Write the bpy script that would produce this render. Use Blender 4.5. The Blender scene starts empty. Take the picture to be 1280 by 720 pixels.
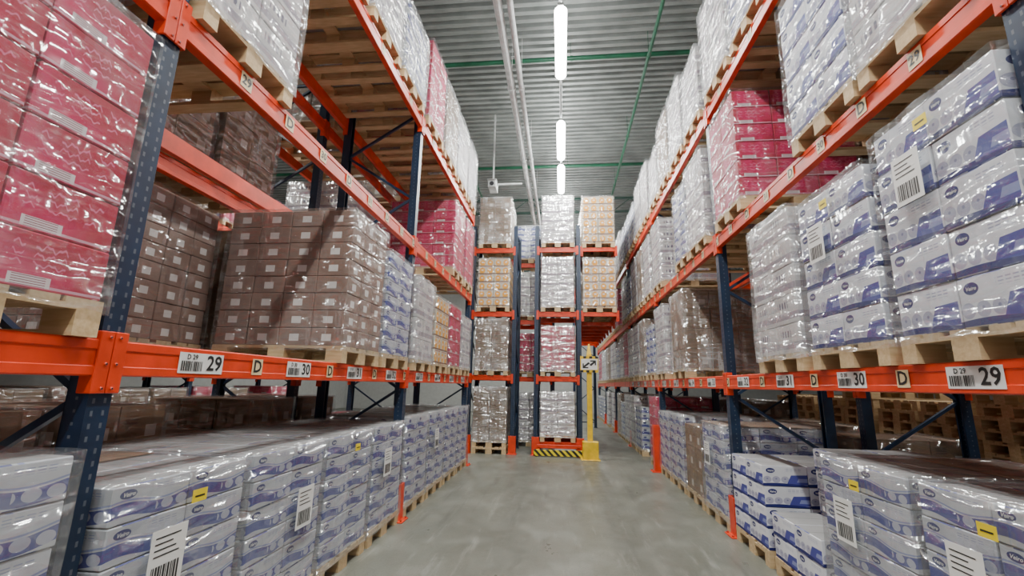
import bpy, bmesh, math, random
from mathutils import Vector, Matrix, noise
random.seed(7)
scene=bpy.context.scene
COL=scene.collection
# ------------------------------------------------------------ node helper
class E:
    def __init__(s,nt,sock): s.nt=nt; s.k=sock
    def _m(s,op,*a,clamp=False):
        n=s.nt.nodes.new('ShaderNodeMath'); n.operation=op; n.use_clamp=clamp
        for i,v in enumerate((s,)+a):
            if isinstance(v,E): s.nt.links.new(v.k,n.inputs[i])
            else: n.inputs[i].default_value=v
        return E(s.nt,n.outputs[0])
    def __add__(s,o): return s._m('ADD',o)
    __radd__=__add__
    def __sub__(s,o): return s._m('SUBTRACT',o)
    def __mul__(s,o): return s._m('MULTIPLY',o)
    __rmul__=__mul__
    def __truediv__(s,o): return s._m('DIVIDE',o)
    def lt(s,o): return s._m('LESS_THAN',o)
    def gt(s,o): return s._m('GREATER_THAN',o)
    def sin(s): return s._m('SINE')
    def abs(s): return s._m('ABSOLUTE')
    def frac(s): return s._m('FRACT')
    def max(s,o): return s._m('MAXIMUM',o)
    def min(s,o): return s._m('MINIMUM',o)
    def clamp(s): return s._m('ADD',0.0,clamp=True)
def rgba(c): return (c[0],c[1],c[2],1)
def mix(nt,a,b,f):
    n=nt.nodes.new('ShaderNodeMix'); n.data_type='RGBA'
    for sock,v in ((n.inputs[6],a),(n.inputs[7],b)):
        if isinstance(v,tuple): sock.default_value=rgba(v)
        else: nt.links.new(v,sock)
    if isinstance(f,E): nt.links.new(f.k,n.inputs[0])
    else: n.inputs[0].default_value=f
    return n.outputs[2]
def newmat(name,col=(.5,.5,.5),rough=.5,metal=0):
    m=bpy.data.materials.new(name); m.use_nodes=True; nt=m.node_tree
    b=nt.nodes['Principled BSDF']; b.inputs['Base Color'].default_value=rgba(col)
    b.inputs['Roughness'].default_value=rough; b.inputs['Metallic'].default_value=metal
    return m,nt,b
def uv(nt):
    t=nt.nodes.new('ShaderNodeTexCoord'); s=nt.nodes.new('ShaderNodeSeparateXYZ')
    nt.links.new(t.outputs['UV'],s.inputs[0]); return E(nt,s.outputs[0]),E(nt,s.outputs[1])
def obco(nt,gen='Object'):
    t=nt.nodes.new('ShaderNodeTexCoord'); s=nt.nodes.new('ShaderNodeSeparateXYZ')
    nt.links.new(t.outputs[gen],s.inputs[0]); return [E(nt,o) for o in s.outputs],t.outputs[gen]
def nz(nt,vec,scale,detail=3,sx=(1,1,1),rot=(0,0,0),rough=.5,dist=0):
    mp=nt.nodes.new('ShaderNodeMapping'); mp.inputs['Scale'].default_value=sx; mp.inputs['Rotation'].default_value=rot
    nt.links.new(vec,mp.inputs[0]); n=nt.nodes.new('ShaderNodeTexNoise')
    n.inputs['Scale'].default_value=scale; n.inputs['Detail'].default_value=detail
    n.inputs['Roughness'].default_value=rough; n.inputs['Distortion'].default_value=dist
    nt.links.new(mp.outputs[0],n.inputs['Vector']); return E(nt,n.outputs[0])
def bump(nt,b,h,strength,dist=.01):
    n=nt.nodes.new('ShaderNodeBump'); n.inputs['Strength'].default_value=strength; n.inputs['Distance'].default_value=dist
    nt.links.new(h.k,n.inputs['Height']); nt.links.new(n.outputs[0],b.inputs['Normal']); return n
def setc(nt,b,c): nt.links.new(c,b.inputs['Base Color'])
def ramp(e,lo,hi): return ((e-lo)/(hi-lo)).clamp()
# ------------------------------------------------------------ materials
def mk_paint(name,col,rough=.4,var=.25,metal=0):
    m,nt,b=newmat(name,col,rough,metal); o,vec=obco(nt)
    n=nz(nt,vec,6,5); c=mix(nt,tuple(x*(1-var) for x in col),tuple(min(1,x*(1+var*.6)) for x in col),ramp(n,.3,.7))
    setc(nt,b,c); return m
ORANGE=mk_paint('orange_powder_coat',(.70,.045,.006),.38)
YELLOW=mk_paint('yellow_paint',(.80,.52,.01),.4)
GREEN=mk_paint('green_pipe_paint',(.01,.10,.05),.4)
WHITEP=mk_paint('white_pipe_paint',(.55,.57,.57),.4)
DARKM=mk_paint('dark_plastic',(.03,.03,.035),.4)
BLUEP=mk_paint('blue_brace_paint',(.008,.024,.06),.4)
def mk_post():
    m,nt,b=newmat('blue_perforated_steel',(.02,.055,.13),.4); (x,y,z),vec=obco(nt)
    zz=(z/.05).frac()
    f=((y.abs()-.024).abs().lt(.0055))*(zz.lt(.42))
    side=(((x.abs()-.05).abs()).lt(.006))*(zz.gt(.3))*(zz.lt(.55))
    h=f.max(side)
    n=nz(nt,vec,5,4)
    base=mix(nt,(.004,.012,.032),(.009,.027,.066),ramp(n,.3,.7))
    setc(nt,b,mix(nt,base,(.08,.095,.12),h)); return m
POST=mk_post()
def mk_wood(name,a,c_,sc=1):
    m,nt,b=newmat(name,a,.7); o,vec=obco(nt)
    n=nz(nt,vec,5,5,(1.2,9,9)); n2=nz(nt,vec,3,2)
    c=mix(nt,a,c_,ramp(n,.3,.7)); c=mix(nt,c,tuple(x*.6 for x in a),(ramp(n2,.45,.75))*.5)
    setc(nt,b,c); bump(nt,b,n,.2); return m
WOOD=mk_wood('pine_boards',(.50,.345,.175),(.64,.48,.28))
def mk_card(name,base,kind,rough=.6):
    m,nt,b=newmat(name,base,rough); u,v=uv(nt); o,vec=obco(nt)
    n=nz(nt,vec,4,3); c=mix(nt,base,tuple(x*.82 for x in base),ramp(n,.35,.7))
    if kind in('blue','bluepale'):
        navy=(.008,.012,.13)
        mid=(.05,.055,.27) if kind=='blue' else (.045,.055,.25)
        f=(u*5).frac()-.5
        if kind=='blue':
            roll=((f/.46)*(f/.46)+((v-.33)/.16)*((v-.33)/.16)).lt(1)
            hole=((f/.10)*(f/.10)+((v-.36)/.035)*((v-.36)/.035)).lt(1)
            zone=u.lt(.6)
            c=mix(nt,c,(.36,.36,.46),roll*zone); c=mix(nt,c,(.18,.18,.30),hole*zone)
            pan=(u.gt(v*.25+.50))*(v.lt(.50+u*.08))*(v.gt(.10)); c=mix(nt,c,mid,pan)
            c=mix(nt,c,(.22,.25,.46),(u.gt(v*.25+.70))*(v.lt(.40))*(v.gt(.22)))
            w2=((u*3.6+.4).sin())*.045+.12; c=mix(nt,c,navy,v.lt(w2))
        else:
            w=((u*6.28+.6).sin())*.08
            c=mix(nt,c,mid,(v.lt(w+.46))*(v.gt(w+.12)))
            roll=((f/.40)*(f/.40)+((v-.26)/.15)*((v-.26)/.15)).lt(1)
            c=mix(nt,c,(.40,.41,.50),roll*(u.gt(.55)))
            c=mix(nt,c,(.22,.25,.45),(v.lt(w+.55))*(v.gt(w+.50)))
        q=((u-.18)/.10); q2=((v-.76)/.125); r=q*q+q2*q2
        c=mix(nt,c,navy,r.lt(1))
        tx=(u.gt(.50))*(u.lt(.88))*(v.gt(.72))*(v.lt(.88))*((v*90).sin().gt(.35))*((u*70).sin().gt(-.7))
        c=mix(nt,c,(.2,.22,.38),tx*.7)
        c=mix(nt,c,(.3,.3,.34),(v.gt(.975))*.5)
    elif kind=='red':
        nn=nz(nt,vec,7,2)
        c=mix(nt,c,(.60,.008,.11),ramp(nn,.42,.62)*.7)
        for (cy,a,fr,t,u1) in ((.76,.04,48,.022,.85),(.60,.035,57,.018,.7),(.44,.03,43,.018,.8)):
            s=((v-cy)-((u*fr).sin())*a-((u*fr*2.3+1).sin())*a*.5).abs().lt(t)
            c=mix(nt,c,(.68,.14,.26),s*(u.gt(.14))*(u.lt(u1))*((u*17).sin().gt(-.75)))
        c=mix(nt,c,(.60,.30,.38),(v.gt(.04))*(v.lt(.09)))
        lab=(u.gt(.15))*(u.lt(.50))*(v.gt(.05))*(v.lt(.24)); c=mix(nt,c,(.68,.62,.62),lab)
        c=mix(nt,c,(.3,.12,.15),lab*((v*150).sin().gt(.3))*(u.lt(.46))*(u.gt(.18)))
    elif kind=='brown':
        f=u
        lab=(f.gt(.34))*(f.lt(.64))*(v.gt(.26))*(v.lt(.66)); c=mix(nt,c,(.70,.67,.64),lab)
        c=mix(nt,c,(.14,.10,.09),(f.gt(.08))*(f.lt(.28))*(v.gt(.3))*(v.lt(.5))*((v*110).sin().gt(.2))*.6)
    elif kind=='orange':
        f=(u*2).frac()-.5; q=(f/.36)*(f/.36)+((v-.42)/.40)*((v-.42)/.40)
        c=mix(nt,c,(.80,.34,.001),q.lt(1)); c=mix(nt,c,(.74,.72,.66),((f.abs()).lt(.13))*(v.gt(.42))*(v.lt(.58)))
        c=mix(nt,c,(.16,.05,.01),(v.lt(.10)))
        c=mix(nt,c,(.35,.06,.02),(v.gt(.88))*(v.lt(.94))*(u.gt(.1))*(u.lt(.9)))
    elif kind=='pale':
        c=mix(nt,c,(.30,.25,.30),(v.gt(.15))*(v.lt(.38)))
        c=mix(nt,c,(.12,.10,.17),(v.gt(.55))*(v.lt(.78))*(u.gt(.15))*(u.lt(.6))*((u*55).sin().gt(-.2)))
    elif kind=='kraft':
        c=mix(nt,c,(.52,.46,.4),(u.gt(.6))*(u.lt(.85))*(v.gt(.2))*(v.lt(.5)))
        c=mix(nt,c,(.09,.05,.03),(u.gt(.12))*(u.lt(.4))*(v.gt(.5))*(v.lt(.75))*((v*70).sin().gt(0))*.7)
    setc(nt,b,c); return m
CM={'blue':mk_card('white_blue_print_carton',(.70,.71,.75),'blue'),
    'bluepale':mk_card('white_palewave_carton',(.52,.535,.575),'bluepale'),
    'red':mk_card('red_print_carton',(.42,.001,.036),'red'),
    'brown':mk_card('brown_labelled_carton',(.27,.175,.135),'brown'),
    'orange':mk_card('orange_print_carton',(.62,.56,.42),'orange'),
    'pale':mk_card('pale_print_carton',(.62,.59,.58),'pale'),
    'kraft':mk_card('kraft_carton',(.22,.135,.075),'kraft')}
def mk_top(name,base):
    m,nt,b=newmat(name,base,.7); u,v=uv(nt); o,vec=obco(nt)
    n=nz(nt,vec,5,3); c=mix(nt,base,tuple(x*.8 for x in base),ramp(n,.3,.7))
    c=mix(nt,c,tuple(x*.45 for x in base),((v-.5).abs().lt(.012)))
    setc(nt,b,c); return m
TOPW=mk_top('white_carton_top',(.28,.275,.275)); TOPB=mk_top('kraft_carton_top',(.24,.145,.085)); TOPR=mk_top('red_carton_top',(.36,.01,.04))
CT={'blue':TOPW,'bluepale':TOPW,'red':TOPR,'brown':TOPB,'orange':TOPW,'pale':TOPW,'kraft':TOPB}
def mk_film(name,white,gl,rough):
    m=bpy.data.materials.new(name); m.use_nodes=True; nt=m.node_tree; nt.nodes.clear()
    out=nt.nodes.new('ShaderNodeOutputMaterial'); tr=nt.nodes.new('ShaderNodeBsdfTransparent')
    tr.inputs[0].default_value=(.95,.96,.97,1)
    df=nt.nodes.new('ShaderNodeBsdfDiffuse'); df.inputs[0].default_value=(.80,.81,.82,1)
    g=nt.nodes.new('ShaderNodeBsdfGlossy'); g.inputs['Roughness'].default_value=rough; g.inputs[0].default_value=(1,1,1,1)
    o,vec=obco(nt)
    a=nz(nt,vec,1.3,1.5,(1,1,3.4),(.45,.35,0),.45,.4); s=nz(nt,vec,6,1.5,(1,1,.14),(.06,.08,.1),.45,.25); t=nz(nt,vec,1.9,1.5,(1,1,4),(-.35,-.3,.2),.45,.4)
    big=nz(nt,vec,1.7,2)
    cr=lambda e,w:(ramp((e-.5).abs(),0,w)*-1.0+1.0)
    lines=(cr(a,.03)*.7).max(cr(s,.03)*.7).max(cr(t,.025)*.6)
    patch=ramp(big,.40,.66); soft=ramp(s,.42,.62)
    f1=(lines*patch*(white*.8+.10)+patch*soft*white*.8+white*.18).clamp()
    m1=nt.nodes.new('ShaderNodeMixShader'); nt.links.new(f1.k,m1.inputs[0]); nt.links.new(tr.outputs[0],m1.inputs[1]); nt.links.new(df.outputs[0],m1.inputs[2])
    bp=nt.nodes.new('ShaderNodeBump'); bp.inputs['Strength'].default_value=1; bp.inputs['Distance'].default_value=.16
    hh=(a-.5).abs()*1.2+(s-.5).abs()*.55+(t-.5).abs(); nt.links.new(hh.k,bp.inputs['Height']); nt.links.new(bp.outputs[0],g.inputs['Normal'])
    lw=nt.nodes.new('ShaderNodeLayerWeight'); lw.inputs[0].default_value=.25
    f2=(E(nt,lw.outputs['Facing'])*.13+gl+lines*.07).clamp()
    m2=nt.nodes.new('ShaderNodeMixShader'); nt.links.new(f2.k,m2.inputs[0]); nt.links.new(m1.outputs[0],m2.inputs[1]); nt.links.new(g.outputs[0],m2.inputs[2])
    nt.links.new(m2.outputs[0],out.inputs[0]); return m
FILM=mk_film('clear_stretch_film',.09,.10,.15); FILMM=mk_film('cloudy_stretch_film',.20,.13,.16); FILMW=mk_film('milky_stretch_film',.44,.16,.17)
LABW,_,_=newmat('label_paper',(.72,.72,.70),.5); LABK,_,_=newmat('label_ink',(.015,.015,.015),.5)
LABD,_,_=newmat('beige_label',(.70,.56,.32),.5); LABY,_,_=newmat('yellow_sticker',(.80,.62,.01),.5)
# ------------------------------------------------------------ mesh builder
class MB:
    def __init__(s): s.v=[];s.f=[];s.m=[];s.u=[]
    def quad(s,a,b,c,d,mat=0):
        i=len(s.v); s.v+=[a,b,c,d]; s.f.append((i,i+1,i+2,i+3)); s.m.append(mat); s.u.append([(0,0),(1,0),(1,1),(0,1)])
    def poly(s,pts,mat=0):
        i=len(s.v); s.v+=pts; s.f.append(tuple(range(i,i+len(pts)))); s.m.append(mat); s.u.append([(0,0)]*len(pts))
    def box(s,x0,x1,y0,y1,z0,z1,mat=0,top=None):
        if x0>x1:x0,x1=x1,x0
        if y0>y1:y0,y1=y1,y0
        t=mat if top is None else top
        s.quad((x0,y1,z0),(x0,y0,z0),(x0,y0,z1),(x0,y1,z1),mat)
        s.quad((x1,y0,z0),(x1,y1,z0),(x1,y1,z1),(x1,y0,z1),mat)
        s.quad((x0,y0,z0),(x1,y0,z0),(x1,y0,z1),(x0,y0,z1),mat)
        s.quad((x1,y1,z0),(x0,y1,z0),(x0,y1,z1),(x1,y1,z1),mat)
        s.quad((x0,y0,z1),(x1,y0,z1),(x1,y1,z1),(x0,y1,z1),t)
        s.quad((x0,y1,z0),(x1,y1,z0),(x1,y0,z0),(x0,y0,z0),t)
    def tube(s,p,q,r,seg=10,mat=0,cap=True):
        p=Vector(p);q=Vector(q);d=(q-p).normalized(); a=d.orthogonal().normalized(); b=d.cross(a)
        R=[(a*math.cos(2*math.pi*i/seg)+b*math.sin(2*math.pi*i/seg))*r for i in range(seg)]
        for i in range(seg):
            j=(i+1)%seg; s.quad(tuple(p+R[i]),tuple(p+R[j]),tuple(q+R[j]),tuple(q+R[i]),mat)
        if cap:
            s.poly([tuple(p+x) for x in reversed(R)],mat); s.poly([tuple(q+x) for x in R],mat)
    def bar(s,p,q,w,mat=0): s.tube(p,q,w,4,mat)
    def build(s,name,mats,bevel=0,smooth=False,extra=None):
        me=bpy.data.meshes.new(name); me.from_pydata(s.v,[],s.f)
        ul=me.uv_layers.new(name='UVMap')
        for p,mi,us in zip(me.polygons,s.m,s.u):
            p.material_index=mi; p.use_smooth=smooth
            for k,li in enumerate(p.loop_indices): ul.data[li].uv=us[k]
        for m in mats: me.materials.append(m)
        bm=bmesh.new(); bm.from_mesh(me)
        bmesh.ops.remove_doubles(bm,verts=bm.verts,dist=1e-5)
        if bevel: bmesh.ops.bevel(bm,geom=bm.edges[:],offset=bevel,segments=1,affect='EDGES',clamp_overlap=True)
        if extra:
            vs=[bm.verts.new(v) for v in extra.v]
            for f,mi in zip(extra.f,extra.m):
                try: fc=bm.faces.new([vs[i] for i in f]); fc.material_index=mi
                except ValueError: pass
        bm.to_mesh(me); bm.free(); return me
def ob(name,data,loc=(0,0,0),rz=0,parent=None,**kw):
    o=bpy.data.objects.new(name,data); o.location=loc; o.rotation_euler=(0,0,rz)
    COL.objects.link(o)
    if parent: o.parent=parent
    for k,v in kw.items(): o[k]=v
    return o
_tc={}
def textgeo(s,shear=0):
    if (s,shear) in _tc: return _tc[(s,shear)]
    cu=bpy.data.curves.new('t','FONT'); cu.body=s; cu.align_x='CENTER'; cu.align_y='CENTER'; cu.resolution_u=2; cu.offset=.02; cu.shear=shear
    o=bpy.data.objects.new('t',cu); COL.objects.link(o); bpy.context.view_layer.update()
    me=bpy.data.meshes.new_from_object(o.evaluated_get(bpy.context.evaluated_depsgraph_get()))
    V=[tuple(v.co) for v in me.vertices]; F=[tuple(p.vertices) for p in me.polygons]
    bpy.data.objects.remove(o); bpy.data.curves.remove(cu); _tc[(s,shear)]=(V,F); return V,F
def addtext(mb,s,cy,cz,size,x,mat):
    V,F=textgeo(s); i=len(mb.v)
    mb.v+=[(x,cy+v[0]*size,cz+v[1]*size) for v in V]
    for f in F: mb.f.append(tuple(i+k for k in f)); mb.m.append(mat); mb.u.append([(0,0)]*len(f))
def facetext(mb,s,O,U,W,sx,sz,mat):
    V,F=textgeo(s,.3); i=len(mb.v); O=Vector(O);U=Vector(U);W=Vector(W)
    mb.v+=[tuple(O+U*(v[0]*sx)+W*(v[1]*sz)) for v in V]
    for f in F: mb.f.append(tuple(i+k for k in f)); mb.m.append(mat); mb.u.append([(0,0)]*len(f))
_lab={}
def lab_rack(t):
    if t in _lab: return _lab[t]
    mb=MB()
    if len(t)==1 or t.endswith('s'):
        w=.048; mb.box(0,.002,-w,w,-w,w,0); addtext(mb,t.strip('s'),0,0,.105 if len(t)==1 else .08,.0035,1)
        me=mb.build('position_label',[LABD,LABK])
    else:
        mb.box(0,.002,-.15,.15,-.052,.052,0); addtext(mb,t,.085,0,.11,.0035,1)
        y=-.135
        r=random.Random(5)
        while y<.0:
            w=r.choice((.003,.005,.008)); mb.quad((.0035,y,-.04),(.0035,y+w,-.04),(.0035,y+w,.01),(.0035,y,.01),1); y+=w+r.choice((.003,.005))
        addtext(mb,'D '+t,-.07,.03,.035,.0035,1)
        me=mb.build('position_label',[LABW,LABK])
    _lab[t]=me; return me
mb=MB(); mb.box(0,.0015,-.095,.095,-.135,.135,0)
r=random.Random(3); y=-.075
while y<.07:
    w=r.choice((.004,.006,.01)); mb.quad((.0025,y,-.11),(.0025,y+w,-.11),(.0025,y+w,-.02),(.0025,y,-.02),1); y+=w+r.choice((.004,.006))
for k in range(4): mb.quad((.0025,-.075,.02+k*.026),(.0025,.06-.02*(k%3),.02+k*.026),(.0025,.06-.02*(k%3),.026+k*.026),(.0025,-.075,.026+k*.026),1)
SHIP=mb.build('shipping_label',[LABW,LABK])
mb=MB(); mb.box(0,.0015,-.045,.045,-.03,.03,0); mb.quad((.0025,-.03,-.006),(.0025,.03,-.006),(.0025,.03,.002),(.0025,-.03,.002),1); STICK=mb.build('yellow_sticker',[LABY,LABK])
# pallet
mb=MB()
for i in range(5):
    w=.145 if i in(0,2,4) else .1
    y0={0:-.4,1:-.235,2:-.0725,3:.135,4:.255}[i]; mb.box(-.6,.6,y0,y0+w,.122,.144)
for x in(-.6,-.0725,.455): mb.box(x,x+.145,-.4,.4,.100,.122)
for x in(-.6,-.0725,.455):
    for y in(-.4,-.0725,.3): mb.box(x,x+.145,y,y+(.145 if y==-.0725 else .1),.022,.100)
for y in(-.4,-.0725,.3): mb.box(-.6,.6,y,y+(.145 if y==-.0725 else .1),0,.022)
PAL=mb.build('pallet',[WOOD])
SPEC={'blue':(2,2,.285,4),'bluepale':(3,2,.16,6),'red':(3,2,.205,6),'brown':(4,3,.154,8),'orange':(3,2,.2,6),'pale':(2,2,.24,5),'kraft':(3,2,.3,4)}
_cc={}
def carton_mesh(kind,dx,dy,h):
    k=(kind,round(dx,3),round(dy,3),round(h,3))
    if k not in _cc:
        mb=MB(); mb.box(-dx/2,dx/2,-dy/2,dy/2,0,h,0,1); ex=None
        if kind in('blue','bluepale'):
            ex=MB(); e=.0015; zz=h*.76-.001
            sy=min(dy*.064,h*.16); sx_=min(dx*.064,h*.16)
            facetext(ex,'Veiro',(dx/2+e,-dy/2+.18*dy,zz),(0,1,0),(0,0,1),sy,sy,2)
            facetext(ex,'Veiro',(-dx/2-e,dy/2-.18*dy,zz),(0,-1,0),(0,0,1),sy,sy,2)
            facetext(ex,'Veiro',(-dx/2+.18*dx,-dy/2-e,zz),(1,0,0),(0,0,1),sx_,sx_,2)
            facetext(ex,'Veiro',(dx/2-.18*dx,dy/2+e,zz),(-1,0,0),(0,0,1),sx_,sx_,2)
        _cc[k]=mb.build('carton',[CM[kind],CT[kind],LABW],bevel=.005,extra=ex)
    return _cc[k]
_mg={}
def merged(kind,n,h,var):
    k=(kind,n,round(h,3),var)
    if k not in _mg:
        nx,ny,_,_=SPEC[kind]; dx=1.19/nx; dy=.79/ny; mb=MB(); r=random.Random(var*17+n)
        for l in range(n):
            for i in range(nx):
                for j in range(ny):
                    x=-.595+dx*(i+.5)+r.uniform(-.004,.004); y=-.395+dy*(j+.5)+r.uniform(-.004,.004)
                    a=dx/2-.006; b=dy/2-.006
                    mb.box(x-a,x+a,y-b,y+b,.146+l*h+.0015,.146+(l+1)*h-.005,0,1)
        _mg[k]=mb.build('cartons',[CM[kind],CT[kind]])
    return _mg[k]
_fm={}
def film_mesh(H,mk,var):
    k=(round(H,2),mk,var)
    if k in _fm: return _fm[k]
    bm=bmesh.new(); bmesh.ops.create_cube(bm,size=1)
    bmesh.ops.subdivide_edges(bm,edges=bm.edges[:],cuts=15,use_grid_fill=True)
    for v in bm.verts:
        c=v.co; p=Vector((c.x*1.225,c.y*.825,(c.z+.5)*(H+.012)))
        q=Vector((p.x*3.1+var*5.3,p.y*3.1,p.z*1.2)); d=abs(noise.noise(q))*.018+noise.noise(q*3)*.005-.001
        out=Vector((c.x if abs(c.x)>.49 else 0,c.y if abs(c.y)>.49 else 0,0))
        if out.length>0: p+=out.normalized()*d
        if c.z>.49: p.z+=abs(d)*.8
        p.z+=.10
        if c.z<-.49: p.z+=noise.noise(q*2)*.03
        v.co=p
    for f in bm.faces: f.smooth=True
    bot=[f for f in bm.faces if all(v.co.z<.135 for v in f.verts) and abs(f.normal.z)>.6]
    bmesh.ops.delete(bm,geom=bot,context='FACES')
    me=bpy.data.meshes.new('stretch_film'); bm.to_mesh(me); bm.free(); me.materials.append((FILM,FILMM,FILMW)[mk])
    _fm[k]=me; return me
LBL={'blue':'wrapped pallet of white cartons with blue wave print','bluepale':'wrapped pallet of white cartons with violet blue bands',
 'red':'wrapped pallet of crimson red printed cartons','brown':'wrapped pallet of brown cartons with white labels',
 'orange':'wrapped pallet of white cartons with orange print','pale':'pallet load in milky white stretch film','kraft':'wrapped pallet of plain brown kraft cartons'}
WH={0:'on concrete floor',1:'on lower beams',2:'on middle beams',3:'on upper beams'}
GRP={'blue':'pallets of blue wave cartons','bluepale':'pallets of violet band cartons','red':'pallets of red cartons','brown':'pallets of labelled brown cartons','orange':'pallets of orange print cartons','pale':'pallets in milky film','kraft':'pallets of kraft cartons'}
def load(kind,x,y,z,face=1,lvl=0,near=False,n=None,h=None,milky=None,wrap=True,labels=0,rz=0,cap=0,where='',wide=1):
    nx,ny,h0,n0=SPEC[kind]; h=h or h0; n=n or n0
    mk=2 if (milky or (milky is None and kind=='pale')) else (1 if kind=='bluepale' and milky is None else 0)
    rot=(0 if face>0 else math.pi)+rz+random.uniform(-.01,.01)
    r=ob('pallet_load',None,(x,y,z),rot,label=LBL[kind]+' '+(where or WH[lvl]),category='pallet load',group=GRP[kind])
    r.empty_display_size=.2; r.scale=(1,wide,1)
    ob('pallet',PAL,parent=r)
    var=random.randint(0,2)
    if near:
        dx=1.19/nx; dy=.79/ny; me=carton_mesh(kind,dx-.007,dy-.007,h-.004)
        for l in range(n):
            for i in range(nx):
                for j in range(ny):
                    ob('carton',me,(-.595+dx*(i+.5)+random.uniform(-.004,.004),-.395+dy*(j+.5)+random.uniform(-.003,.003),.145+l*h),0,r)
    else:
        ob('cartons',merged(kind,n,h,var),parent=r,kind='stuff')
    H=.045+n*h
    if cap:
        mb=MB(); mb.box(-.60,.60 if cap==1 else -.02,-.40,.40,0,.005,0); ob('top_sheet',mb.build('top_sheet',[TOPB]),(0,0,.146+n*h),0,r,label='brown cardboard top sheet')
    if wrap: ob('stretch_film',film_mesh(H,mk,var),parent=r)
    if labels:
        top=.145+n*h
        if labels&1: ob('shipping_label',SHIP,(.634,-.12,top-.36),0,r)
        if labels&2: ob('yellow_sticker',STICK,(.636,.02,top-.12),0,r)
        if labels&4: ob('shipping_label',SHIP,(.634,.13,top-.42),0,r)
    return r
# ------------------------------------------------------------ racks
PITCH=3.78; DEP=1.1; HGT=5.85
def frame_mesh(H,dep):
    mb=MB()
    for sx in(1,-1):
        x0=0 if sx==1 else -dep
        a=x0; d=-.1*sx; 
        mb.box(a,a-.004*sx,-.05,.05,0,H,0)
        mb.box(a-.004*sx,a+d,-.05,-.046,0,H,0); mb.box(a-.004*sx,a+d,.046,.05,0,H,0)
        mb.box(a+d,a+d+.004*sx,-.05,-.03,0,H,0); mb.box(a+d,a+d+.004*sx,.03,.05,0,H,0)
        mb.box(a+.02*sx,a+d-.02*sx,-.075,.075,0,.012,1)
    z=.25;k=0
    while z+.6<H:
        p=(-.09,0,z);q=(-dep+.09,0,z+.6)
        if k%2: p,q=(-.09,0,z+.6),(-dep+.09,0,z)
        mb.bar(p,q,.022,1); z+=.62;k+=1
    mb.bar((-.09,0,.2),(-dep+.09,0,.2),.022,1); mb.bar((-.09,0,H-.1),(-dep+.09,0,H-.1),.022,1)
    return mb.build('upright_frame',[POST,BLUEP])
FR=frame_mesh(HGT,DEP)
def beam_mesh(L,hb=.15):
    mb=MB()
    mb.box(-.045,.008,-L/2,L/2,-hb,0,0); mb.box(-.043,.012,-L/2,L/2,-hb*.98,-hb*.72,0); mb.box(-.043,.012,-L/2,L/2,-hb*.28,-hb*.02,0)
    for s in(1,-1):
        y=s*L/2; mb.box(.004,.018,y-.01*s,y+.048*s,-hb-.07,.035,0)
        mb.box(-.05,.018,y-.012*s,y,-hb-.07,.035,0)
        for zz in(-hb-.05,-.1,.01): mb.tube((.017,y+.028*s,zz),(.024,y+.028*s,zz),.008,8,1)
    return mb.build('beam',[ORANGE,DARKM],bevel=.003)
BM=beam_mesh(PITCH-.1)
def guard_mesh(h,fx=.02):
    mb=MB(); mb.box(fx,fx+.012,-.085,.085,0,h,0); mb.box(-.09,fx,-.085,-.073,0,h,0); mb.box(-.09,fx,.073,.085,0,h,0)
    mb.box(-.1,fx+.07,-.11,.11,0,.012,0)
    for y in(-.08,.08): mb.tube((fx+.045,y,.012),(fx+.045,y,.03),.012,8,1)
    return mb.build('post_guard',[ORANGE,DARKM],bevel=.003)
GS=guard_mesh(.4,.035); GT=guard_mesh(.85,.14)
LV=[0,1.71,3.39,5.13]
def rack(xf,face,y0,nb,label,labels=True,guards=True,first=29,lab0=1,tall=()):
    rz=0 if face>0 else math.pi
    r=ob('pallet_rack',None,(xf,y0,0),0,label=label,category='pallet rack',group='pallet racks')
    for i in range(nb+1):
        f=ob('upright_frame',FR,(0,i*PITCH,0),rz,r)
        if guards: ob('post_guard',GT if i in tall else GS,(0,0,0),0,f,label='orange steel post guard')
    for i in range(nb):
        for li in(1,2,3):
            z=LV[li]; yc=(i+.5)*PITCH
            b=ob('beam',BM,(0,yc,z),rz,r)
            ob('beam',BM,(-face*DEP,yc,z),rz+math.pi,r)
            if labels and i>=lab0-0:
                for k in range(4):
                    num=first+(i-lab0)*4+k
                    off=(-PITCH/2+.5+(k if face>0 else k)*.915)*face
                    if i-lab0>2: continue
                    if li==1:
                        ob('position_label',lab_rack(str(num)),(.013,off,-.075),0,b)
                        ob('position_label',lab_rack('D'),(.013,off+.45*face,-.075),0,b)
                    else:
                        ob('position_label',lab_rack(str(num)+'s'),(.013,off,-.075),0,b)
                        if li==2: ob('position_label',lab_rack('D'),(.013,off+.45*face,-.075),0,b)
    return r
XL=-1.9; XR=1.9; YL=-2.03; YR=-1.93
rack(XL,1,YL,3,'orange and navy pallet rack row with numbered beam labels',tall=())
rack(XR,-1,YR,7,'long orange and navy pallet rack row along the aisle',tall=(3,))
rack(-4.4,-1,YL,3,'pallet rack row backing onto the aisle rack',labels=False,guards=False)
rack(4.4,1,YR,5,'pallet rack row backing onto the long aisle rack',labels=False,guards=False)
rack(-8.0,1,YL,4,'pallet rack row across the neighbouring aisle',labels=False,guards=False)
rack(8.0,-1,YR,5,'pallet rack row with stacks of empty pallets underneath',labels=False,guards=False)
SL=[.51,1.43,2.35,3.27]
def ly(b,s): return YL+b*PITCH+SL[s]
def ry(b,s): return YR+b*PITCH+SL[s]
CXL=-2.45; CXR=2.45; WD=1.06
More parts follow.
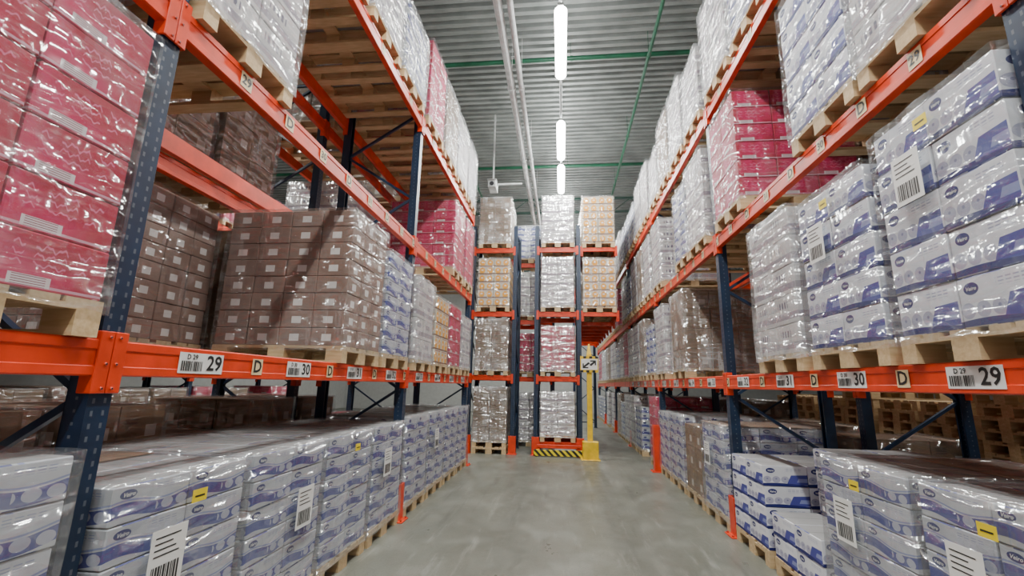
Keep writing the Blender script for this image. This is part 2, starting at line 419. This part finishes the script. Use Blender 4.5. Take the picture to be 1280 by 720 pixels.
# left, floor
for b,s in((0,2),(0,3),(1,0),(1,1),(1,2),(1,3)):
    load('bluepale',CXL,ly(b,s),0,1,0,near=True,labels={3:1,0:3,1:4,2:2}[s] if b else 0,cap=(2 if s==0 else 0),n=7 if b==0 else 6,wide=WD)
for s in range(4): load('bluepale',CXL,ly(2,s),0,1,0,n=6,h=.165,labels=1 if s==1 else 0,wide=WD)
# left level 1
load('red',CXL,ly(0,3),LV[1],1,1,near=True,labels=0); load('red',CXL,ly(0,2),LV[1],1,1,near=True)
load('brown',CXL,ly(1,2)+.02,LV[1],1,1,near=True); load('bluepale',CXL,ly(1,3),LV[1],1,1,near=True,n=7,milky=False)
load('pale',CXL,ly(2,0),LV[1],1,1,n=4,h=.27); load('orange',CXL,ly(2,1),LV[1],1,1,n=5); load('red',CXL,ly(2,2),LV[1],1,1,n=5); load('pale',CXL,ly(2,3),LV[1],1,1,n=4)
# left level 2
load('red',CXL,ly(0,3),LV[2],1,2); load('pale',CXL,ly(1,0)-.02,LV[2],1,2,near=True)
load('red',CXL,ly(2,2),LV[2],1,2,near=True); load('red',CXL,ly(2,3),LV[2],1,2,near=True)
# left level 3
for b,ks in((0,('pale','pale','pale','pale')),(1,('kraft','pale','pale','bluepale')),(2,('red','kraft','pale','pale'))):
    for s,k in enumerate(ks):
        if b==0 and s<2: continue
        load(k,CXL,ly(b,s),LV[3],1,3,milky=(k!='red'))
# left back row
XB=-3.85
for s,k in((2,'kraft'),(3,'kraft')): load(k,XB,ly(0,s),0,-1,0)
for b in(1,2):
    for s in range(4):
        load('kraft' if b==1 else random.choice(('kraft','red')),XB,ly(b,s),0,-1,0,n=3 if (b+s)%3==0 else 4)
load('brown',XB,ly(1,1)+.25,LV[1],-1,1,near=True); load('kraft',XB,ly(1,3)-.5,LV[1],-1,1); load('kraft',XB,ly(0,3),LV[1],-1,1)
for s,k in((0,'pale'),(2,'red')): load(k,XB,ly(2,s),LV[1],-1,1)
load('kraft',XB,ly(1,1),LV[2],-1,2,milky=True); load('kraft',XB,ly(1,2),LV[2],-1,2,milky=True); load('pale',XB,ly(2,1),LV[2],-1,2); load('red',XB,ly(2,3),LV[2],-1,2)
for b in(0,1,2):
    for s in range(4):
        if b==0 and s<2: continue
        if (b+s)%3!=1: load(random.choice(('pale','kraft')),XB,ly(b,s),LV[3],-1,3)
# far-left row
for b in range(1,4):
    for s in range(4):
        for l in range(4):
            if random.random()<.15: continue
            load(random.choice(('red','kraft','kraft','brown','kraft')),-8.55,ly(b,s),LV[l],1,l)
# right floor
load('bluepale',CXR,ry(1,0),0,-1,0,near=True,labels=3,wide=WD); load('bluepale',CXR,ry(1,1),0,-1,0,near=True,labels=3,cap=2,wide=WD)
for s in range(4): load('bluepale' if s!=1 else 'kraft',CXR,ry(2,s),0,-1,0,n=6 if s!=1 else 3,h=.165 if s!=1 else .3,near=(s==0),labels=1 if s==0 else 0,cap=(s==0),wide=WD)
# right level 1
load('blue',CXR,ry(1,0)-.04,LV[1],-1,1,near=True,n=5,h=.235,labels=3); load('blue',CXR,ry(1,1)-.05,LV[1],-1,1,near=True,n=5,h=.22,labels=3)
load('pale',CXR,ry(1,2)-.03,LV[1],-1,1,near=True); load('blue',CXR,ry(0,3),LV[1],-1,1,near=True)
load('kraft',CXR,ry(2,1)+.5,LV[1],-1,1,milky=True); load('pale',CXR,ry(2,3),LV[1],-1,1)
# right level 2
load('pale',CXR,ry(1,0)-.02,LV[2],-1,2,near=True); load('blue',CXR,ry(1,1)-.1,LV[2],-1,2,near=True,n=5,h=.24); load('red',CXR,ry(1,3)-.05,LV[2],-1,2,near=True)
load('pale',CXR,ry(2,0)+.1,LV[2],-1,2); load('bluepale',CXR,ry(2,1),LV[2],-1,2,n=7); load('pale',CXR,ry(2,3),LV[2],-1,2)
for b,ks in((1,('pale','kraft','bluepale','pale')),(2,('pale','pale','kraft','pale'))):
    for s,k in enumerate(ks): load(k,CXR,ry(b,s),LV[3],-1,3,milky=True,n={'pale':random.choice((4,5)),'kraft':4,'bluepale':7}[k])
for b in range(3,7):
    for s in range(4):
        for l in range(4):
            k=random.choice(('pale','bluepale','pale','kraft','red') if l!=3 else ('pale','pale','bluepale'))
            if random.random()<.08: continue
            load(k,CXR,ry(b,s),LV[l],-1,l,milky=(k!='red' and random.random()<.6))
# right back row
XC=3.85
load('red',XC,ry(2,0),LV[2],1,2); load('red',XC,ry(2,1),LV[2],1,2); load('kraft',XC,ry(1,3),LV[2],1,2); load('pale',XC,ry(1,1),LV[2],1,2)
for b in(2,3):
    for s in range(4): 
        if (b+s)%2: load(random.choice(('pale','kraft')),XC,ry(b,s),LV[1],1,1)
for b in(1,2,3):
    for s in range(4): load(random.choice(('pale','kraft')),XC,ry(b,s),LV[3],1,3)
for s in range(4): load('kraft',XC,ry(3,s),0,1,0)
for s in (0,2,3): load('kraft',XC,ry(2,s),0,1,0,n=3)
def pstack(x,y,n,label):
    for k in range(n): ob('wooden_pallet',PAL,(x+random.uniform(-.03,.03),y+random.uniform(-.02,.02),k*.1445),random.uniform(-.02,.02),label=label,category='pallet',group='stacked empty pallets')
for (b,s) in[(b,s) for b in(2,3,4) for s in range(4)]: pstack(8.56,ry(b,s),10 if (s+b)%3 else 9,'empty pine euro pallet in a tall stack')
for i in range(9): pstack(5.75,4.3+i*.9,(10,10,11,10,10,11,10,10,10)[i],'empty pine euro pallet stacked in the side aisle')
for b in range(1,5):
    for s in range(4):
        for l in range(1,4):
            if random.random()<.25: continue
            load(random.choice(('kraft','kraft','red','brown')),8.55,ry(b,s),LV[l],-1,l)
# loose cartons on right floor
LC=carton_mesh('blue',.39,.39,.18)
for s,prof in((2,((2,2),(4,5),(4,5))),(3,((4,4),(4,4),(4,4)))):
    yc=ry(1,s); ob('wooden_pallet',PAL,(CXR,yc,0),0,label='pine pallet under loose blue and white cartons',category='pallet')
    for i,row in enumerate(prof):
        for j,nn in enumerate(row):
            for k in range(nn):
                ob('loose_carton',LC,(CXR-.4+i*.4+random.uniform(-.004,.004),yc-.2+j*.4+random.uniform(-.002,.002),.1445+k*.1825),math.pi+random.uniform(-.01,.01),
                   label='unwrapped white carton with blue wave print and oval logo',category='carton',group='loose blue and white cartons')
# ------------------------------------------------------------ end block
def small_rack(xa,xb,y,levels,label,H=5.5,d=1.1):
    r=ob('pallet_rack',None,((xa+xb)/2,y,0),0,label=label,category='pallet rack',group='single bay end racks')
    w=xb-xa; f=frame_mesh(H,d)
    for sx in(-1,1):
        fo=ob('upright_frame',f,(sx*w/2,0,0),-math.pi/2,r); ob('post_guard',GS,(0,0,0),0,fo,label='orange steel post guard')
    bm_=beam_mesh(w-.1,.12)
    for z in levels:
        ob('beam',bm_,(0,0,z),-math.pi/2,r); ob('beam',bm_,(0,d,z),math.pi/2,r)
    return r
EL=[.3,1.77,3.3,4.92]; YE=10.95
small_rack(-2.2,-1.14,YE,EL[1:],'narrow orange rack bay facing down the aisle')
small_rack(-.6,.42,YE,EL,'narrow orange rack bay behind striped kick board')
small_rack(-1.45,-.25,YE+1.5,EL[1:],'recessed orange rack bay between the end bays')
def eload(k,x,y,z,l,**kw): load(k,x,y+.55,z,1,l,rz=-math.pi/2,**kw)
eload('kraft',-1.67,YE,.145,0,milky=True,where='on a spare pallet')
ob('wooden_pallet',PAL,(-1.67,YE+.5,0),math.pi/2,label='spare pine pallet under a wrapped load',category='pallet')
eload('kraft',-1.67,YE,EL[1],1,milky=True); eload('orange',-1.67,YE,EL[2],2); eload('kraft',-1.67,YE,EL[3],3,milky=True)
eload('pale',-.09,YE,EL[0],0,n=4); eload('red',-.09,YE,EL[1],1,milky=True,n=5); eload('pale',-.09,YE,EL[2],2); eload('pale',-.09,YE,EL[3],3)
eload('pale',-.85,YE+1.5,0,0); eload('red',-.85,YE+1.5,EL[1],1,n=5); eload('pale',-.85,YE+1.5,EL[2],2); eload('bluepale',-.85,YE+1.5,EL[3],3)
r=ob('pallet_rack',None,(1.35,YE,0),0,label='tunnel rack spanning a passage with open floor',category='pallet rack')
fm=frame_mesh(5.5,.9); bb=beam_mesh(PITCH-.1); bs=beam_mesh(.80,.10)
for i in(2,): ob('upright_frame',fm,(0,i*PITCH,0),0,r)
for z in EL[2:]:
    for i in range(2):
        ob('beam',bb,(0,(i+.5)*PITCH,z),0,r); ob('beam',bb,(-.86,(i+.5)*PITCH,z),math.pi,r)
    for j in range(9): ob('crossbar',bs,(-.43,.05+j*.85,z-(.0 if j==0 else .12)),-math.pi/2,r)
for i in range(4):
    for l in(2,3): load('orange' if i==0 else random.choice(('pale','red','orange')),.92,YE+.62+i*1.3,EL[l],1,l,rz=-math.pi/2)
m,nt,b=newmat('hazard_stripes',(.9,.7,.02),.4); (x,y,z),vec=obco(nt)
setc(nt,b,mix(nt,(.75,.60,.01),(.012,.012,.012),(((x+z)/.14).frac()).lt(.5))); HAZ=m
mb=MB(); mb.box(-.56,.56,-.02,.02,.02,.15); 
for x in(-.5,.5): mb.box(x-.03,x+.03,.02,.09,0,.15)
ob('kick_board',mb.build('kick_board',[HAZ],bevel=.004),(-.07,YE-.2,0),0,label='yellow and black hazard striped floor barrier',category='barrier')
mb=MB()
mb.box(-.5,.5,-.03,.03,.17,.25); 
for x in(-.45,.45): mb.box(x-.03,x+.03,-.03,.03,0,.2)
ob('floor_rail',mb.build('floor_rail',[ORANGE],bevel=.004),(-.07,YE-.09,0),0,label='low orange steel rail behind the striped barrier',category='barrier')
# yellow bollard with sign
r=ob('bollard',None,(.62,YE-.35,0),0,label='tall yellow steel column with hazard sign plate',category='bollard')
mb=MB(); mb.box(-.055,.055,-.055,.055,0,2.26)
mb.quad((-.055,-.055,2.26),(.055,-.055,2.26),(.015,-.015,2.50),(-.015,-.015,2.50)); mb.quad((.055,-.055,2.26),(.055,.055,2.26),(.015,.015,2.50),(.015,-.015,2.50))
mb.quad((.055,.055,2.26),(-.055,.055,2.26),(-.015,.015,2.50),(.015,.015,2.50)); mb.quad((-.055,.055,2.26),(-.055,-.055,2.26),(-.015,-.015,2.50),(-.015,.015,2.50))
ob('column',mb.build('column',[YELLOW]),parent=r)
mb=MB(); mb.box(-.17,.17,-.16,-.057,.0,.38); mb.box(-.17,-.057,-.057,.1,0,.38); mb.box(.057,.17,-.057,.1,0,.38); mb.box(-.21,.21,-.2,.14,0,.015); ob('base_guard',mb.build('base_guard',[YELLOW],bevel=.01),parent=r)
mb=MB(); mb.box(-.20,.20,-.085,-.055,1.86,2.22,0)
for x0 in(-.20,-.067,.066):
    for z0 in(1.86,2.17): mb.box(x0+(.067 if z0>2 else 0),x0+(.134 if z0>2 else .067),-.088,-.085,z0,z0+.05,2)
mb.box(-.18,.18,-.089,-.085,1.92,2.16,1)
Q=lambda pts: mb.poly([(p[0],-.0905,p[1]) for p in pts],2)
Q([(-.15,1.95),(-.02,1.95),(-.02,1.98),(-.09,1.98),(.02,2.06),(-.02,2.09),(-.12,2.01),(-.12,2.06),(-.15,2.06)])
Q([(.15,2.13),(.02,2.13),(.02,2.10),(.09,2.10),(.00,2.03),(.04,2.00),(.12,2.07),(.12,2.02),(.15,2.02)])
ob('sign_plate',mb.build('sign_plate',[YELLOW,LABW,LABK]),parent=r,label='yellow bordered white sign with bold black symbol')
# ------------------------------------------------------------ shell
X0,X1,Y0,Y1,ZC=-13,13,-5,27,8.7
m,nt,b=newmat('concrete_floor',(.3,.3,.28),.42); o,vec=obco(nt)
n1=nz(nt,vec,.6,5); n2=nz(nt,vec,2.5,7,(1,.7,1),rough=.65); n3=nz(nt,vec,1.1,5,(1.6,.6,1),dist=.8); n4=nz(nt,vec,60,3); n5=nz(nt,vec,3.5,4,(1,1,1),dist=2)
n6=nz(nt,vec,9,6,(1,.12,1),(0,0,.1),.7); n7=nz(nt,vec,5,6,(1.6,.10,1),(0,0,-.06),.7)
c=mix(nt,(.125,.128,.104),(.175,.178,.148),ramp(n1,.3,.7)); c=mix(nt,c,(.085,.087,.070),ramp(n3,.50,.75)*.55); c=mix(nt,c,(.25,.25,.22),ramp(n2,.5,.72)*.55)
c=mix(nt,c,(.08,.08,.07),ramp(n4,.5,.75)*.45); c=mix(nt,c,(.29,.29,.26),ramp(n6,.56,.68)*.5)
c=mix(nt,c,(.07,.07,.062),ramp(n7,.56,.68)*.5)
c=mix(nt,c,(.05,.05,.045),((n5-.5).abs().lt(.004))*ramp(n1,.48,.6)*.6)
tr_=((o[0].abs()-.62).abs()); c=mix(nt,c,(.07,.072,.058),(ramp(tr_,.06,.24)*-1.0+1.0)*ramp(n2,.35,.65)*.5)
c=mix(nt,c,(.05,.05,.05),(((o[1]/6).frac()-.5).abs().lt(.0008))*.7)
setc(nt,b,c); rr=ramp(n2,.3,.7)*.25+.26; nt.links.new(rr.k,b.inputs['Roughness']); bump(nt,b,n2,.08)
mb=MB(); mb.box(X0,X1,Y0,Y1,-.1,0); ob('floor',mb.build('floor',[m]),kind='structure')
W=mk_paint('wall_panel',(.38,.385,.37),.6,.08)
for nme,a in(('wall_left',(X0-.1,X0,Y0,Y1,0,ZC)),('wall_right',(X1,X1+.1,Y0,Y1,0,ZC)),('wall_far',(X0,X1,Y1,Y1+.1,0,ZC)),('wall_near',(X0,X1,Y0-.1,Y0,0,ZC))):
    mb=MB(); mb.box(*a); ob(nme,mb.build(nme,[W]),kind='structure')
m,nt,b=newmat('galvanised_roof_deck',(.33,.38,.38),.4,.2); o,vec=obco(nt); n=nz(nt,vec,2,4)
setc(nt,b,mix(nt,(.17,.185,.18),(.26,.28,.27),ramp(n,.3,.7))); DECK=m
mb=MB(); y=Y0; p=.2
while y<Y1:
    a=[(y,ZC),(y+.07,ZC),(y+.09,ZC-.08),(y+.18,ZC-.08),(y+.20,ZC)]
    for (ya,za),(yb,zb) in zip(a[:-1],a[1:]): mb.quad((X0,ya,za),(X0,yb,zb),(X1,yb,zb),(X1,ya,za))
    y+=p
ob('ceiling',mb.build('ceiling',[DECK]),kind='structure')
mb=MB(); L=26; mb.box(-L/2,L/2,-.08,.08,-.02,0); mb.box(-L/2,L/2,-.006,.006,-.28,-.02); mb.box(-L/2,L/2,-.08,.08,-.30,-.28)
STEEL=mk_paint('grey_steel',(.16,.19,.19),.45); RB=mb.build('roof_beam',[STEEL])
for y in(-1,5.2): ob('roof_beam',RB,(0,y,ZC-.08),0,label='grey steel roof beam under the corrugated deck',category='roof beam',group='roof beams')
DGREEN=mk_paint('dark_green_steel',(.04,.085,.07),.45)
mb=MB(); mb.box(-13,13,-.05,.05,-.06,0); mb.box(-13,13,-.05,.05,-.60,-.54)
x=-13
while x<12.9:
    mb.bar((x,0,-.05),(x+.65,0,-.56),.02); mb.bar((x+.65,0,-.56),(x+1.3,0,-.05),.02); x+=1.3
TR=mb.build('roof_truss',[DGREEN])
for y in(16.6,21.5,25.8): ob('roof_truss',TR,(0,y,ZC-.08),0,label='dark green steel lattice truss under the roof',category='roof truss',group='roof trusses')
def pipe(name,p,q,r,mat,label):
    mb=MB(); mb.tube((0,0,0),tuple(Vector(q)-Vector(p)),r,12)
    d=(Vector(q)-Vector(p)); L=d.length; u=d.normalized(); k=1.2
    while k<L: mb.tube(tuple(u*k),tuple(u*(k+.05)),r*1.25,12); mb.box((u*k).x-.005,(u*k).x+.005,(u*k).y-.005,(u*k).y+.005,0,ZC-.07-p[2]); k+=3
    ob(name,mb.build(name,[mat]),p,label=label,category='pipe')
pipe('conduit_pipe',(-1.0,Y0,7.5),(-1.0,Y1,7.5),.07,WHITEP,'white pipe running along under the roof')
pipe('conduit_pipe',(-.80,Y0,7.48),(-.80,Y1,7.48),.05,WHITEP,'thinner white pipe hung below the roof')
for x in(-2.8,1.75,4.6): pipe('sprinkler_pipe',(x,Y0,8.05),(x,16.3,8.05),.035,GREEN,'green sprinkler pipe running along under the roof deck')
for y in(3.0,8.4,13.2): pipe('sprinkler_pipe',(X0,y,8.25),(X1,y,8.25),.045,GREEN,'green sprinkler pipe crossing under the roof deck')
r=ob('security_camera',None,(-1.75,10.9,6.55),0,label='white security camera on a roof bracket',category='camera')
mb=MB(); mb.box(-.02,.02,-.02,.02,.06,2.08); mb.box(-.02,.75,-.02,.02,.06,.1); ob('bracket',mb.build('bracket',[WHITEP]),parent=r)
mb=MB(); mb.box(-.10,.10,-.24,.18,-.09,.09); mb.box(-.12,.12,-.30,.16,.09,.105); ob('housing',mb.build('housing',[WHITEP],bevel=.01),parent=r)
mb=MB(); mb.tube((0,-.26,0),(0,-.235,0),.055,14); ob('lens',mb.build('lens',[DARKM]),parent=r)
# lights
m=bpy.data.materials.new('led_diffuser'); m.use_nodes=True; nt=m.node_tree; bs_=nt.nodes['Principled BSDF']
bs_.inputs['Emission Color'].default_value=(1,.99,.96,1); bs_.inputs['Emission Strength'].default_value=35; LED=m
mb=MB(); mb.box(-.05,.05,-.78,.78,.0,.05); mb.box(-.02,.02,-.7,-.66,.05,1.28); mb.box(-.02,.02,.66,.7,.05,1.28); LH=mb.build('housing',[WHITEP],bevel=.004)
mb=MB(); mb.tube((0,-.76,-.035),(0,.76,-.035),.10,18); LD=mb.build('diffuser',[LED],smooth=True)
def lamp(x,y,P):
    r=ob('linear_light',None,(x,y,7.35),0,label='suspended white linear led light, switched on',category='ceiling light',group='linear led lights')
    ob('housing',LH,(0,0,.06),parent=r); ob('diffuser',LD,parent=r)
    l=bpy.data.lights.new('lamp','AREA'); l.shape='RECTANGLE'; l.size=.19; l.size_y=1.5; l.energy=P; l.color=(.98,1,.955)
    o=ob('lamp',l,(0,0,-.14),0,r)
    l=bpy.data.lights.new('uplight','AREA'); l.shape='RECTANGLE'; l.size=.09; l.size_y=1.5; l.energy=P*.17; l.color=(.98,1,.97)
    o=ob('uplight',l,(0,0,.125),0,r); o.rotation_euler=(math.pi,0,0)
for y in(-3.2,-.4,2.4,6.9,10.1,12.2,15.5,19,23): lamp(0,y,225)
for x,P in((-6.2,150),(6.2,85)):
    for y in(-2,2,6,10,15,21): lamp(x,y,P)
mb=MB(); mb.box(-.03,.03,Y0,Y1,8.36,8.4); ob('cable_tray',mb.build('cable_tray',[WHITEP]),(0,0,0),label='thin white lighting trunking under the roof',category='cable tray')
w=bpy.data.worlds.new('World'); scene.world=w; w.use_nodes=True; w.node_tree.nodes['Background'].inputs[0].default_value=(.8,.85,.9,1); w.node_tree.nodes['Background'].inputs[1].default_value=.3
# ------------------------------------------------------------ camera
f=570.
Yc=Vector((62,-122,-f)).normalized(); Zc=Vector((55,2725,-f)).normalized(); Zc=(Zc-Yc*Zc.dot(Yc)).normalized(); Xc=Yc.cross(Zc)
M=Matrix((Xc,Yc,Zc)).to_4x4(); M.translation=Vector((0,0,1.56))
cd=bpy.data.cameras.new('camera'); cam=bpy.data.objects.new('camera',cd); COL.objects.link(cam); cam.matrix_world=M
cd.sensor_width=36; cd.lens=36*f/1280; cd.clip_start=.05; cd.clip_end=200
scene.camera=cam
